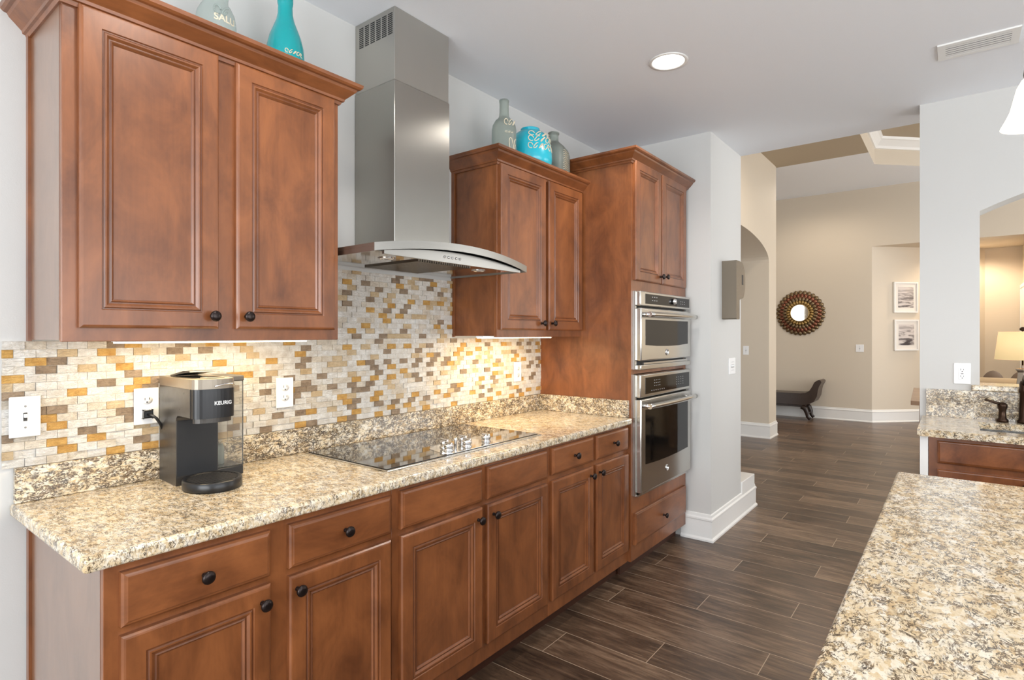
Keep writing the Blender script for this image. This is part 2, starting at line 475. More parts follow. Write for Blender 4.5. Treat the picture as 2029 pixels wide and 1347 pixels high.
# foyer ceiling with an octagonal tray
oc = [(6.06, -1.22), (8.74, -1.22), (9.4, -1.88), (9.4, -3.1), (8.74, -3.76), (6.06, -3.76), (5.4, -3.1), (5.4, -1.88)]
fc = MB()
T0, T1, T2, T3 = (XE, 2), (8.1, 2), (8.1, -1.22), (XE, -1.22)
fc.quad([(x, y, FZ) for x, y in (T0, T3, (5.4, -1.22), T2, T1)], 1)  # shade of the near ceiling strip put into colour, using the tray's tan
def cq(pts, mi=0): fc.quad([(x, y, FZ) for x, y in pts], mi)
cq([(8.1, 2), (8.1, -1.22), (8.74, -1.22), (9.4, -1.88), (10.2, -1.88), (10.2, 2)])
cq([(9.4, -1.88), (9.4, -3.1), (10.2, -3.1), (10.2, -1.88)])
cq([(9.4, -3.1), (8.74, -3.76), (6.06, -3.76), (5.4, -3.1), (XE, -3.1), (XE, -7), (10.2, -7), (10.2, -3.1)])
cq([(5.4, -3.1), (5.4, -1.88), (XE, -1.88), (XE, -3.1)])
cq([(5.4, -1.88), (6.06, -1.22), (XE, -1.22), (XE, -1.88)])
for i in range(8):
    a, b = oc[i], oc[(i + 1) % 8]
    fc.quad([(a[0], a[1], FZ), (b[0], b[1], FZ), (b[0], b[1], 4.06), (a[0], a[1], 4.06)], 2)
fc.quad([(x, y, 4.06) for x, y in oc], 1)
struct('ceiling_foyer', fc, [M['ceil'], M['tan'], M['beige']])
cr = MB()
ctr = Vector((7.4, -2.49))
prof = [(0, 3.93), (.02, 3.93), (.035, 3.96), (.085, 4.02), (.10, 4.03), (.11, 4.06), (0, 4.06)]
loops = []
for o_, z in prof:
    loops.append([cr.bm.verts.new((ctr.x + (x - ctr.x) * (1 - o_ / 1.6), ctr.y + (y - ctr.y) * (1 - o_ / 1.3), z)) for x, y in oc])
for a, b in zip(loops, loops[1:]):
    for k in range(8): cr.bm.faces.new((a[k], a[(k + 1) % 8], b[(k + 1) % 8], b[k]))
struct('trim_1', cr, M['trim'])

# baseboards: profile swept along a polyline (left side of travel = outwards)
def baseboard(name, path, h=.18):
    prof = [(0, 0), (.024, 0), (.024, .012), (.014, .024), (.014, h - .045), (.018, h - .04), (.018, h - .03), (.010, h - .02), (.008, h - .004), (0, h)]
    mb = MB(); n = len(path); rows = []
    for i, p in enumerate(path):
        p = Vector(p)
        d0 = (p - Vector(path[i - 1])).normalized() if i else None
        d1 = (Vector(path[i + 1]) - p).normalized() if i < n - 1 else None
        d0 = d0 or d1; d1 = d1 or d0
        n0 = Vector((d0.y, -d0.x)); n1 = Vector((d1.y, -d1.x))
        m = (n0 + n1); m = m / (m.length_squared / 2) if m.length > .01 else n0
        rows.append([mb.bm.verts.new((p.x + m.x * o_, p.y + m.y * o_, z)) for o_, z in prof])
    for a, b in zip(rows, rows[1:]):
        for k in range(len(prof) - 1): mb.bm.faces.new((a[k], b[k], b[k + 1], a[k + 1]))
    for r_ in (rows[0], rows[-1]): mb.bm.faces.new(r_)
    return struct(name, mb, M['trim'])
baseboard('baseboard_pier', [(3.4, -.60), (3.4, -.80), (4.43, -.80), (4.43, .1)])
baseboard('baseboard_hall', [(7.67, .30), (7.67, -.13), (8.05, -.13), (8.05, .3)], .20)
baseboard('baseboard_far', [(10.18, 2.0), (10.18, -1.05), (11.6, -2.47)], .20)
baseboard('baseboard_wall_back', [(-3.98, 0), (0, 0)], .18)

# ------------------------------------------------------------------ cabinet parts
DOORP = [(0, 0), (0, .014), (.004, .019), (.008, .020), (.048, .020), (.050, .0165), (.053, .0165), (.056, .019), (.060, .0185), (.066, .0125), (.069, .0125), (.072, .0145), (.076, .010), (.078, .0085)]
DRAWP = [(0, 0), (0, .013), (.005, .0175), (.009, .0185), (.012, .020)]
GLOOP = {5, 6, 9, 10, 12}
def knob(parent, x, y, z, local=False, m=None):
    prof = [(.0065, 0), (.0065, .004), (.005, .008), (.005, .014), (.011, .018), (.0155, .022), (.0165, .026), (.0145, .030), (.008, .0325), (.0005, .033)]
    mb = MB().lathe([(r, -h) for r, h in prof], (x, y, z), 'y', 20)
    return obj('knob', mb, m or M['knob'], parent, local)
def door(parent, x0, x1, z0, z1, y, kn=None, local=False, name='door'):
    mb = MB().nest(x0, x1, z0, z1, DOORP, y, 0, (GLOOP, 1))
    d = obj(name, mb, [M['wood'], M['glaze']], parent, local)
    if kn: knob(d, kn[0], y - .020, kn[1], local)
    return d
def drawer(parent, x0, x1, z0, z1, y, kn=None, local=False, name='drawer'):
    mb = MB().nest(x0, x1, z0, z1, DRAWP, y)
    d = obj(name, mb, M['woodx'], parent, local)
    if kn: knob(d, kn[0], y - .020, kn[1], local)
    return d
def crown(parent, x0, x1, yf, zb, left=True, right=True, proj=.066, h=.075):
    pr = [(0, 0), (.006, 0), (.010, .010), (.016, .012), (.018, .020), (.024, .026), (.036, .038), (.046, .048), (.050, .056), (.058, .058), (.064, .064), (.066, .075), (0, .075)]
    k1, k2 = proj / .066, h / .075
    mb = MB(); rows = []
    for o_, z in pr:
        o_ *= k1; z = zb + z * k2
        L = x0 - o_ if left else x0; Rr = x1 + o_ if right else x1
        rows.append([mb.bm.verts.new(p) for p in ((L, 0, z), (L, yf - o_, z), (Rr, yf - o_, z), (Rr, 0, z))])
    for a, b in zip(rows, rows[1:]):
        for k in range(3): mb.bm.faces.new((a[k], a[k + 1], b[k + 1], b[k]))
    mb.bm.faces.new(rows[-1]); 
    return obj('crown_molding', mb, M['woodx'], parent)
def wallbox(parent, x0, x1, yf, z0, z1, scribe=False):
    mb = MB().box(x0, x1, yf + .019, 0, z0 + .0, z1)
    b = obj('cabinet_body', mb, M['wood'], parent)
    return b

# wall cabinet on the left
t = thing('upper_cabinet', 'large two-door brown wall cabinet left of the steel range hood', 'wall cabinet', (.41, 0, 1.372))
wallbox(t, .002, .82, -.305, 1.378, 2.25)
obj('face_frame', MB().box(0, .822, -.305, -.286, 1.372, 2.25, bev=.0015, seg=1), M['wood'], t)
obj('scribe_molding', MB().box(-.008, .001, -.022, 0, 1.372, 2.25), M['wood'], t)
obj('end_panel', MB().box(-.0004, .0019, -.2855, -.0225, 1.376, 2.236), M['panel'], t)
door(t, .033, .385, 1.408, 2.245, -.305, (.363, 1.446))
door(t, .439, .798, 1.408, 2.245, -.305, (.468, 1.447))
crown(t, 0, .822, -.305, 2.236)
# wall cabinet on the right
t = thing('upper_cabinet', 'two-door brown wall cabinet between range hood and tall oven cabinet', 'wall cabinet', (2.14, 0, 1.38))
wallbox(t, 1.744, 2.545, -.305, 1.384, 2.25)
obj('face_frame', MB().box(1.742, 2.545, -.305, -.286, 1.378, 2.25, bev=.0015, seg=1), M['wood'], t)
obj('scribe_molding', MB().box(1.734, 1.743, -.022, 0, 1.378, 2.25), M['wood'], t)
door(t, 1.756, 2.147, 1.415, 2.245, -.305, (2.10, 1.452))
door(t, 2.174, 2.532, 1.415, 2.245, -.305, (2.200, 1.453))
crown(t, 1.742, 2.545, -.305, 2.236, True, False)

# tall oven cabinet
t = thing('oven_cabinet', 'tall brown cabinet holding two built-in steel ovens beside white pier', 'tall cabinet', (2.96, -.3, 0))
tb = MB()
tb.box(2.546, 2.566, -.616, 0, .09, 2.40).box(3.357, 3.377, -.616, 0, .09, 2.40).box(2.566, 3.357, -.02, 0, .09, 2.40)
tb.box(2.566, 3.357, -.616, -.02, 2.38, 2.40).box(2.566, 3.357, -.616, -.02, 1.66, 1.68).box(2.566, 3.357, -.616, -.02, .40, .42).box(2.566, 3.357, -.616, -.02, .09, .11)
tb.box(2.566, 3.357, -.616, -.02, 1.165, 1.185)
obj('cabinet_body', tb, M['wood'], t)
ff = MB()
ff.box(2.546, 2.585, -.635, -.616, .09, 2.41).box(3.338, 3.377, -.635, -.616, .09, 2.41)
ff.box(2.585, 3.338, -.635, -.616, 1.645, 1.72).box(2.585, 3.338, -.635, -.616, 2.37, 2.41).box(2.585, 3.338, -.635, -.616, .36, .455).box(2.585, 3.338, -.635, -.616, .09, .18).box(2.585, 3.338, -.635, -.616, 1.163, 1.187)
ff.box(2.93, 2.95, -.635, -.616, 1.72, 2.37)
obj('face_frame', ff, M['wood'], t)
door(t, 2.572, 2.932, 1.705, 2.395, -.635, (2.907, 1.748))
door(t, 2.950, 3.345, 1.705, 2.395, -.635, (2.977, 1.752))
drawer(t, 2.572, 3.345, .18, .365, -.635, (2.958, .262))
crown(t, 2.546, 3.377, -.635, 2.375, True, True, .062, .072)
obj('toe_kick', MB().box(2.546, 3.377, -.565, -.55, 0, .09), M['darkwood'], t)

# base cabinets
def base(label, x0, x1, bays, grp=None):
    t = thing('base_cabinet', label, 'base cabinet', ((x0 + x1) / 2, -.3, 0), 0, grp)
    b = MB()
    b.box(x0 + .002, x0 + .018, -.592, -.005, .085, .878).box(x1 - .018, x1, -.592, -.005, .085, .878).box(x0 + .018, x1 - .018, -.02, -.005, .085, .878).box(x0 + .018, x1 - .018, -.592, -.02, .085, .10)
    obj('cabinet_body', b, M['wood'], t)
    f = MB().box(x0, x1, -.611, -.592, .085, .878, bev=.0012, seg=1)
    obj('face_frame', f, M['wood'], t)
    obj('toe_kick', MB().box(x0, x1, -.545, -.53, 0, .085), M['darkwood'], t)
    for d0, d1, zd0, zd1, zt, dk, kn, dn in bays:
        drawer(t, d0, d1, zd0, zd1, -.611, ((d0 + d1) / 2, (zd0 + zd1) / 2) if dk else None, name=dn)
        door(t, d0, d1, .155, zt, -.611, kn)
    return t
ta = base('leftmost brown base cabinet with exposed end panel under the coffee maker', 0, .8155,
     [(.030, .383, .732, .856, .712, True, (.356, .669), 'drawer'), (.438, .802, .732, .856, .710, True, (.459, .672), 'drawer')])
obj('scribe_molding', MB().box(-.008, .001, -.028, -.004, 0, .878), M['wood'], ta)
obj('end_panel', MB().box(-.0004, .0019, -.5915, -.0285, .0, .878), M['panel'], ta)
tb_ = base('brown base cabinet under the cooktop with two knobless false drawer fronts', .8165, 1.7405,
     [(.846, 1.262, .732, .862, .710, False, (1.232, .668), 'false_front'), (1.295, 1.716, .732, .862, .710, False, (1.325, .668), 'false_front')])
tc = base('brown base cabinet with two drawers right of cooktop, next to wall ovens', 1.7415, 2.545,
     [(1.755, 2.133, .738, .864, .712, True, (2.098, .670), 'drawer'), (2.166, 2.532, .738, .864, .712, True, (2.190, .672), 'drawer')])

# worktop and granite upstands
tag(obj('countertop', MB().box(-.045, 2.545, -.645, -.001, .879, .914, bev=.009, seg=3), M['granite']),
    'long speckled beige granite countertop running along the kitchen wall under the cooktop', 'countertop')
tag(obj('granite_upstand', MB().box(-.036, 2.545, -.021, -.001, .9145, 1.0135, bev=.002, seg=1), M['granite_v']),
    'low granite upstand strip below the mosaic tile at the back of the counter', 'backsplash')
tag(obj('granite_upstand', MB().box(2.525, 2.545, -.625, -.0215, .9145, 1.0135, bev=.002, seg=1), M['granite_v']),
    'short granite upstand against the side of the tall oven cabinet', 'backsplash')

# split-face mosaic
tl = MB()
TW, TH = .0495, .0238
def tiles(x0, x1, z0, z1, zbase):
    nrow = int(math.ceil((z1 - zbase) / TH))
    for r_ in range(nrow):
        za, zb = zbase + r_ * TH, zbase + (r_ + 1) * TH
        if zb <= z0 + .004 or za >= z1 - .004: continue
        za, zb = max(za, z0), min(zb, z1)
        rr = random.Random(r_ * 91 + int(x0 * 100))
        x = -.062 - (TW / 2 if r_ % 2 else 0)
        last = 0
        while x < x1:
            a, b = max(x, x0), min(x + TW, x1)
            if b - a > .004:
                q = random.random()
                mi = 0 if q < .42 else 1 if q < .60 else 2 if q < .75 else 3 if q < .89 else 4
                if mi > 1 and last > 1 and random.random() < .7: mi = 0
                last = mi
                dp = .005 + random.random() * .006
                g = .00045
                y = -dp
                p = [(a + g, za + g), (b - g, za + g), (b - g, zb - g), (a + g, zb - g)]
                j = [random.uniform(-.0012, .0012) for _ in range(4)]
                v = [tl.bm.verts.new((px, y + jj, pz)) for (px, pz), jj in zip(p, j)]
                bk = [tl.bm.verts.new((px, -.001, pz)) for px, pz in p]
                f = tl.bm.faces.new(v); f.material_index = mi
                for k in range(4):
                    f = tl.bm.faces.new((v[k], bk[k], bk[(k + 1) % 4], v[(k + 1) % 4])); f.material_index = mi
            x += TW
tiles(-.062, 2.545, 1.0142, 1.371, 1.0142)
tiles(.824, 1.733, 1.3715, 1.672, 1.0142)
tl.box(-.0615, 2.545, -.003, -.0008, 1.0142, 1.371, 5); tl.box(.824, 1.733, -.003, -.0008, 1.371, 1.671, 5)
o = struct('wall_tile_backsplash', tl, TILES + [GROUT])

# ------------------------------------------------------------------ under-cabinet lights
for x0, x1, z, lab in ((.128, .712, 1.3775, 'glowing light strip under the left wall cabinet'), (1.66, 2.26, 1.3835, 'glowing light strip under the right wall cabinet')):
    t = thing('under_cabinet_light', lab, 'light', ((x0 + x1) / 2, -.262, z - .012))
    obj('housing', MB().box(x0, x1, -.285, -.24, z - .008, z), M['plate'], t)
    obj('diffuser', MB().box(x0 + .004, x1 - .004, -.282, -.243, z - .012, z - .0081), M['strip'], t)

# ------------------------------------------------------------------ range hood
t = thing('range_hood', 'stainless steel chimney range hood with arched canopy above the cooktop', 'range hood', (1.287, 0, 1.68))
hx0, hx1 = .836, 1.731
cxm = (hx0 + hx1) / 2
cm = MB()
NN = 36
def ztop(x): q = (x - cxm) / (.4475); return 1.714 + .040 * (1 - q * q)
def yfr(x): q = (x - cxm) / (.4475); return -.497 - .03 * (1 - q * q)
rings = []
for i in range(NN + 1):
    x = hx0 + (hx1 - hx0) * i / NN
    zt = ztop(x)
    rings.append([cm.bm.verts.new(p) for p in ((x, -.001, zt), (x, yfr(x), zt), (x, yfr(x), zt - .029), (x, yfr(x) + .004, zt - .029), (x, yfr(x) + .004, zt - .012), (x, -.001, zt - .012))])
for a, b in zip(rings, rings[1:]):
    for k in range(6):
        f = cm.bm.faces.new((a[k], b[k], b[(k + 1) % 6], a[(k + 1) % 6])); f.smooth = False
for r_ in (rings[0], rings[-1][::-1]): cm.bm.faces.new(r_)
for x in (hx0, hx1):
    cm.box(x + .0006 if x == hx0 else x - .004, x + .004 if x == hx0 else x - .0006, -.496, -.0012, 1.685, 1.7018)
obj('canopy', cm, M['steel_c'], t)
# lens-shaped control face below the arched strip
lens = [(.885, 1.683)] + [(1.69 - (1.69 - .885) * k / 20, ztop(1.69 - (1.69 - .885) * k / 20) - .030) for k in range(21)]
lens = [(x, max(z, 1.6835)) for x, z in lens[1:]]
cp = MB().prism([(.885, 1.680), (1.69, 1.680)] + lens, 'y', -.490, -.478)
cpo = obj('control_panel', cp, M['steel_c'], t)
for k in range(5):
    obj('button', MB().lathe([(.0045, -.4905), (.0045, -.4935), (.001, -.495)], (1.19 + .022 * k, 0, 1.7005), 'y', 14), M['chrome'], cpo)
obj('underside', MB().box(.842, 1.725, -.478, -.012, 1.690, 1.700), M['polish'], t)
fl = MB()
for k in range(24):
    x = 1.13 + k * .0132
    fl.box(x, x + .009, -.40, -.06, 1.684, 1.6899)
obj('grease_filter', fl, M['filter'], t)
for x in (1.02, 1.565):
    obj('hood_light', MB().lathe([(.03, 1.6885), (.03, 1.6898), (.0001, 1.6898)], (x, -.34, 0), 'z', 24).lathe([(.034, 1.6895), (.034, 1.687), (.028, 1.687), (.028, 1.6895)], (x, -.34, 0), 'z', 24, 1), [M['plate'], M['chrome']], t)
lo = MB().box(1.122, 1.447, -.267, -.001, 1.722, 2.45, bev=.002, seg=1)
# end of the lower sleeve is left slightly proud of the upper one
lo = obj('lower_chimney', lo, M['steel_low'], t)
up = MB()
ux0, ux1, uy = 1.125, 1.444, -.264
up.box(ux0, ux1, uy, -.001, 2.4505, CZ - .001, bev=.0015, seg=1)
uo = obj('upper_chimney', up, M['steel_up'], t)
vs = MB()
for c_ in range(6):
    for r_ in range(11):
        ya = -.030 - c_ * .0385
        vs.box(ux0 - .0008, ux0 + .001, ya - .028, ya, 2.733 - r_ * .0083 - .0042, 2.733 - r_ * .0083)
obj('vent_slots', vs, M['blackmatte'], uo)

# ------------------------------------------------------------------ cooktop
t = thing('cooktop', 'black glass electric cooktop with steel rim and chrome knobs set in granite counter', 'cooktop', (1.30, -.28, .914))
obj('steel_rim', MB().box(.848, 1.776, -.553, -.048, .9142, .919, bev=.0015, seg=1), M['steel_h'], t)
obj('glass_top', MB().box(.858, 1.766, -.536, -.056, .9191, .9215, bev=.001, seg=1), M['cookglass'], t)
cpl = MB().prism([(1.19, -.534), (1.48, -.534), (1.495, -.50), (1.47, -.40), (1.41, -.375), (1.25, -.375), (1.19, -.40), (1.165, -.50)], 'z', .9216, .9226)
obj('control_plate', cpl, M['polish'], t)
for kx, ky in ((1.215, -.487), (1.255, -.425), (1.325, -.487), (1.365, -.425), (1.46, -.475)):
    kb = MB().lathe([(.021, .9227), (.021, .926), (.017, .929), (.016, .932), (.0195, .936), (.0205, .944), (.019, .950), (.014, .9525), (.0002, .953)], (kx, ky, 0), 'z', 24)
    kb.box(kx - .0035, kx + .0035, ky - .021, ky + .021, .946, .9575, 0, .002)
    obj('knob', kb, M['chrome'], t)
obj('indicator_post', MB().lathe([(.006, .9227), (.006, .94), (.0075, .944), (.0075, .954), (.0002, .955)], (1.315, -.43, 0), 'z', 16), M['chrome'], t)

# ------------------------------------------------------------------ ovens
def bar_handle(parent, x0, x1, z, y, r=.0155):
    h = MB()
    n = 16
    pts = []
    for i in range(n + 1):
        q = i / n
        pts.append((x0 + (x1 - x0) * q, y - .042 - .012 * math.sin(PI * q), z))
    h.tube(pts, [r] * (n + 1), 14)
    ho = obj('handle', h, M['steel_h'], parent)
    for x in (x0 + .012, x1 - .012):
        obj('handle_bracket', MB().tube([(x, y + .001, z), (x, y - .040, z)], [.012, .0125], 14), M['chrome'], ho)
    return ho
def emblem(parent, x, y, z, r=.020):
    e = MB().lathe([(r, 0), (r, -.003), (r * .8, -.0035), (r * .8, -.001), (.0002, -.001)], (x, y, z), 'y', 24)
    e.tube([(x - r * .25, y - .003, z + r * .35), (x + r * .2, y - .003, z + r * .45), (x + r * .35, y - .003, z), (x, y - .003, z - r * .5), (x - r * .2, y - .003, z - r * .1)], r * .09, 6)
    return obj('emblem', e, M['chrome'], parent)
ox0, ox1 = 2.578, 3.345
yb, yf, yd = -.635, -.658, -.684
def marks(mk, x0, z0, cols, rows, dx, dz, sz, y):
    for c_ in range(cols):
        for r_ in range(rows):
            x = x0 + c_ * dx; z = z0 + r_ * dz
            mk.box(x, x + sz, y - .0004, y, z, z + sz * .35, 1)
# upper (combination) oven
t = thing('wall_oven', 'smaller upper stainless built-in oven with round dial in tall brown cabinet', 'oven', (2.96, -.60, 1.18))
obj('oven_body', MB().box(2.59, 3.333, -.634, -.10, 1.19, 1.640), M['blackmatte'], t)
for fa, fb in ((2.566, ox0 + .004), (ox1 - .004, 3.357)): obj('side_flange', MB().box(fa, fb, -.652, -.6355, 1.190, 1.642), M['steel_v'], t)
cp = MB().box(ox0, ox1, yd + .004, -.6355, 1.556, 1.642, bev=.006)
cp = obj('control_panel', cp, M['steel_h'], t)
dg = MB().box(2.642, 3.325, yd + .0026, yd + .0039, 1.570, 1.628)
marks(dg, 2.73, 1.590, 3, 2, .03, .02, .014, yd + .0025)
marks(dg, 3.17, 1.588, 3, 2, .03, .015, .012, yd + .0025)
obj('display_glass', dg, [M['glassblack'], M['display']], cp)
obj('dial', MB().lathe([(.019, 0), (.019, -.012), (.016, -.02), (.0002, -.021)], (3.045, yd + .0026, 1.600), 'y', 24), M['chrome'], cp)
d = MB().box(ox0, ox1, yd, -.640, 1.238, 1.545, bev=.007)
d = obj('door', d, M['steel_h'], t)
win = [(2.635, 1.330), (2.80, 1.322), (2.96, 1.320), (3.12, 1.322), (3.29, 1.330), (3.29, 1.478), (2.635, 1.478)]
obj('window', MB().prism(win, 'y', yd - .0012, yd - .0001), M['glassblack'], d)
bar_handle(d, 2.60, 3.325, 1.507, yd)
emblem(d, 2.945, yd - .0005, 1.282)
obj('vent_trim', MB().box(ox0 + .004, ox1, yd + .004, -.6355, 1.187, 1.216, bev=.004).box(ox0 + .06, ox1 - .03, yd + .012, -.6355, 1.217, 1.228), M['steel_h'], t)
# lower oven
t = thing('wall_oven', 'larger lower stainless built-in oven with tall dark window above bottom drawer', 'oven', (2.96, -.60, .455))
obj('oven_body', MB().box(2.59, 3.333, -.634, -.10, .462, 1.155), M['blackmatte'], t)
for fa, fb in ((2.566, ox0 + .004), (ox1 - .004, 3.357)): obj('side_flange', MB().box(fa, fb, -.652, -.6355, .462, 1.160), M['steel_v'], t)
cp = obj('control_panel', MB().box(ox0, ox1, yd + .004, -.6355, 1.026, 1.160, bev=.006), M['steel_h'], t)
dg = MB().box(2.642, 3.325, yd + .0026, yd + .0039, 1.045, 1.140)
marks(dg, 2.76, 1.085, 4, 3, .025, .016, .011, yd + .0025)
marks(dg, 3.10, 1.070, 4, 4, .035, .015, .010, yd + .0025)
marks(dg, 2.72, 1.058, 7, 1, .03, .02, .012, yd + .0025)
obj('display_glass', dg, [M['glassblack'], M['display']], cp)
d = obj('door', MB().box(ox0, ox1, yd, -.640, .478, 1.018, bev=.007), M['steel_h'], t)
win = [(2.635, .640), (2.80, .632), (2.96, .630), (3.12, .632), (3.29, .640), (3.29, .955), (2.635, .955)]
obj('window', MB().prism(win, 'y', yd - .0012, yd - .0001), M['glassblack'], d)
bar_handle(d, 2.60, 3.325, .980, yd)
emblem(d, 2.945, yd - .0005, .566)
obj('bottom_trim', MB().box(ox0, ox1, yd + .022, -.6355, .458, .470), M['steel_h'], t)

# ------------------------------------------------------------------ wall plates
def plate_thing(name, label, cat, x, y, z, wd, ht, kind, rotz=0, group=None, depth=.006):
    t = thing(name, label, cat, (x, y, z), rotz, group)
    obj('cover_plate', MB().box(-wd / 2, wd / 2, -depth, 0, -ht / 2, ht / 2, bev=.0025), M['plate'], t, True)
    d = depth
    if kind == 'outlet':
        for s in (-1, 1):
            r_ = MB().lathe([(.0165, -d), (.0165, -d - .0015), (.0002, -d - .0015)], (0, 0, s * .0195), 'y', 24, sy=.82)
            ro = obj('socket', r_, M['plate'], t, True)
            q = MB()
            q.box(-.0075, -.0055, -d - .0019, -d - .0014, s * .0195 + .000, s * .0195 + .009)
            q.box(.0055, .0075, -d - .0019, -d - .0014, s * .0195 + .001, s * .0195 + .008)
            q.lathe([(.0026, -d - .0014), (.0026, -d - .0019)], (0, 0, s * .0195 - .0065), 'y', 10)
            obj('socket_slots', q, M['slot'], ro, True)
    elif kind == 'gfci':
        ro = obj('socket', MB().box(-.0165, .0165, -d - .002, -d, -.0335, .0335, bev=.001), M['plate'], t, True)
        q = MB()
        for s in (-1, 1):
            q.box(-.0075, -.0055, -d - .0024, -d - .0019, s * .019 + .0, s * .019 + .009)
            q.box(.0055, .0075, -d - .0024, -d - .0019, s * .019 + .001, s * .019 + .008)
            q.lathe([(.0026, -d - .0019), (.0026, -d - .0024)], (0, 0, s * .019 - .0065), 'y', 10)
        q.box(-.006, .006, -d - .0024, -d - .0019, -.003, -.001).box(-.006, .006, -d - .0024, -d - .0019, .001, .003)
        obj('socket_slots', q, M['slot'], ro, True)
    else:
        n = kind
        for k in range(n):
            x0 = (k - (n - 1) / 2) * .030
            obj('toggle', MB().box(x0 - .0045, x0 + .0045, -d - .0008, -d, -.012, .012, 1).box(x0 - .0035, x0 + .0035, -d - .010, -d, -.002, .008, 0, .001), [M['plate'], M['slot']], t, True)
            for s in (-1, 1):
                obj('screw', MB().lathe([(.003, -d), (.003, -d - .0008), (.0002, -d - .0012)], (x0, 0, s * .030), 'y', 10), M['display'], t, True)
    return t
plate_thing('light_switch', 'white single toggle switch on mosaic tile at far left of counter', 'switch', -.013, -.0115, 1.157, .070, .115, 1)
ot = plate_thing('wall_outlet', 'white duplex outlet with black plug left of the coffee maker', 'outlet', .295, -.0115, 1.157, .073, .118, 'outlet')
plate_thing('wall_outlet', 'white duplex outlet on mosaic tile right of the coffee maker', 'outlet', .780, -.0115, 1.162, .073, .118, 'outlet')
plate_thing('wall_outlet', 'white outlet on mosaic tile near the tall oven cabinet', 'outlet', 2.290, -.0115, 1.167, .073, .118, 'outlet')
plate_thing('light_switch', 'white triple toggle switch plate on pier below the bronze dispenser', 'switch', 3.853, -.80, 1.16, .150, .118, 3)
plate_thing('light_switch', 'small white switch inside the arched hall opening behind the pier', 'switch', 7.67, .165, 1.176, .075, .12, 1, R(-90))
plate_thing('light_switch', 'small white switch on far beige wall right of the round mirror', 'switch', 10.18, -.885, 1.172, .11, .12, 1, R(-90))
plate_thing('wall_outlet', 'white outlet on white wall above the sink counter', 'outlet', 3.73, -2.128, 1.167, .078, .120, 'gfci', R(-90))

# ------------------------------------------------------------------ coffee maker
KL = (.329, -.026, .9145)
t = thing('coffee_maker', 'black and silver single-serve coffee maker with clear side tank on granite', 'coffee maker', KL, R(-3))
W = .126
side = [(0, 0), (-.148, 0), (-.148, .205)] + [(-.148 - .018 * (1 - math.cos(a)), .205 + .018 * math.sin(a)) for a in (R(30), R(60), R(90))] + [(-.262, .224), (-.262, .310), (0, .310)]
obj('body', MB().prism(side, 'x', 0, W), M['graphite'], t, True)
obj('front_panel', MB().box(.003, W - .003, -.1492, -.1482, .03, .205), M['blackmatte'], t, True)
sb = [(0, 0), (W, 0), (W, -.255)] + [(W / 2 + W / 2 * math.cos(a), -.255 - .042 * math.sin(a) ** .6) for a in (PI * k / 14 for k in range(1, 14))] + [(0, -.255)]
obj('silver_top', MB().prism(sb, 'z', .3105, .340), M['silver'], t, True)
hd = [(.004, -.2625), (W - .004, -.2625)] + [(W / 2 + (W / 2 - .002) * math.cos(a), -.2635 - .035 * math.sin(a) ** .6) for a in (PI * k / 18 for k in range(0, 19))]
hdo = obj('brew_head', MB().prism(hd, 'z', .222, .3102), M['black'], t, True)
h2 = [(.008, -.2625), (W - .008, -.2625)] + [(W / 2 + (W / 2 - .007) * math.cos(a), -.2635 - .030 * math.sin(a)) for a in (PI * k / 18 for k in range(0, 19))]
obj('nozzle_ring', MB().prism(h2, 'z', .208, .2218), M['graphite'], hdo, True)
# handle on the silver top
hp = [(W / 2 + (W / 2 + .001) * math.cos(a), -.2545 - .0435 * math.sin(a) ** .6, .318 + .006 * math.sin((a - R(20)) / R(75) * PI)) for a in (R(20 + 75 * k / 12) for k in range(13))]
obj('handle', MB().tube(hp, .003, 8), M['chrome'], t, True)
# raised lid paddle
pd = [(-.055, .3405), (-.052, .3445), (-.165, .362), (-.215, .3625), (-.218, .3595), (-.165, .355)]
obj('lid', MB().prism(pd, 'x', .015, .098), M['black'], t, True)
obj('top_ring', MB().lathe([(.034, .3402), (.034, .343), (.028, .3435), (.028, .3402)], (W / 2 + .015, -.225, 0), 'z', 28), M['silver'], t, True)
# water tank at the side
tk = MB()
for (a, b, c_, d_) in ((W + .002, W + .088, -.135, -.132), (W + .002, W + .088, -.013, -.010), (W + .085, W + .088, -.132, -.013)):
    tk.box(a, b, c_, d_, .033, .318)
tk.box(W + .002, W + .088, -.135, -.010, .030, .033)
tko = obj('water_tank', tk, M['clear'], t, True)
obj('tank_base', MB().box(W + .001, W + .088, -.137, -.008, 0, .0295, bev=.003), M['black'], t, True)
obj('tank_lid', MB().box(W + .001, W + .090, -.138, -.008, .3185, .337, bev=.003), M['graphite'], t, True)
obj('tank_filter', MB().lathe([(.020, .034), (.020, .085), (.016, .10), (.0002, .103)], (W + .03, -.07, 0), 'z', 18), M['frost'], tko, True)
# drip tray
tr = MB().lathe([(.083, 0), (.085, .004), (.085, .026), (.082, .030), (.074, .030), (.072, .024), (.0002, .024)], (W / 2 + .012, -.235, 0), 'z', 48, sx=.98, sy=1.08)
tro = obj('drip_tray', tr, M['black'], t, True)
gr = MB()
for k in range(13):
    yy = -.235 - .072 + k * .012
    hw_ = .070 * math.sqrt(max(.03, 1 - ((yy + .235) / .078) ** 2))
    gr.box(W / 2 + .012 - hw_, W / 2 + .012 + hw_, yy - .0025, yy + .0025, .0245, .0285)
obj('grille', gr, M['graphite'], tro, True)
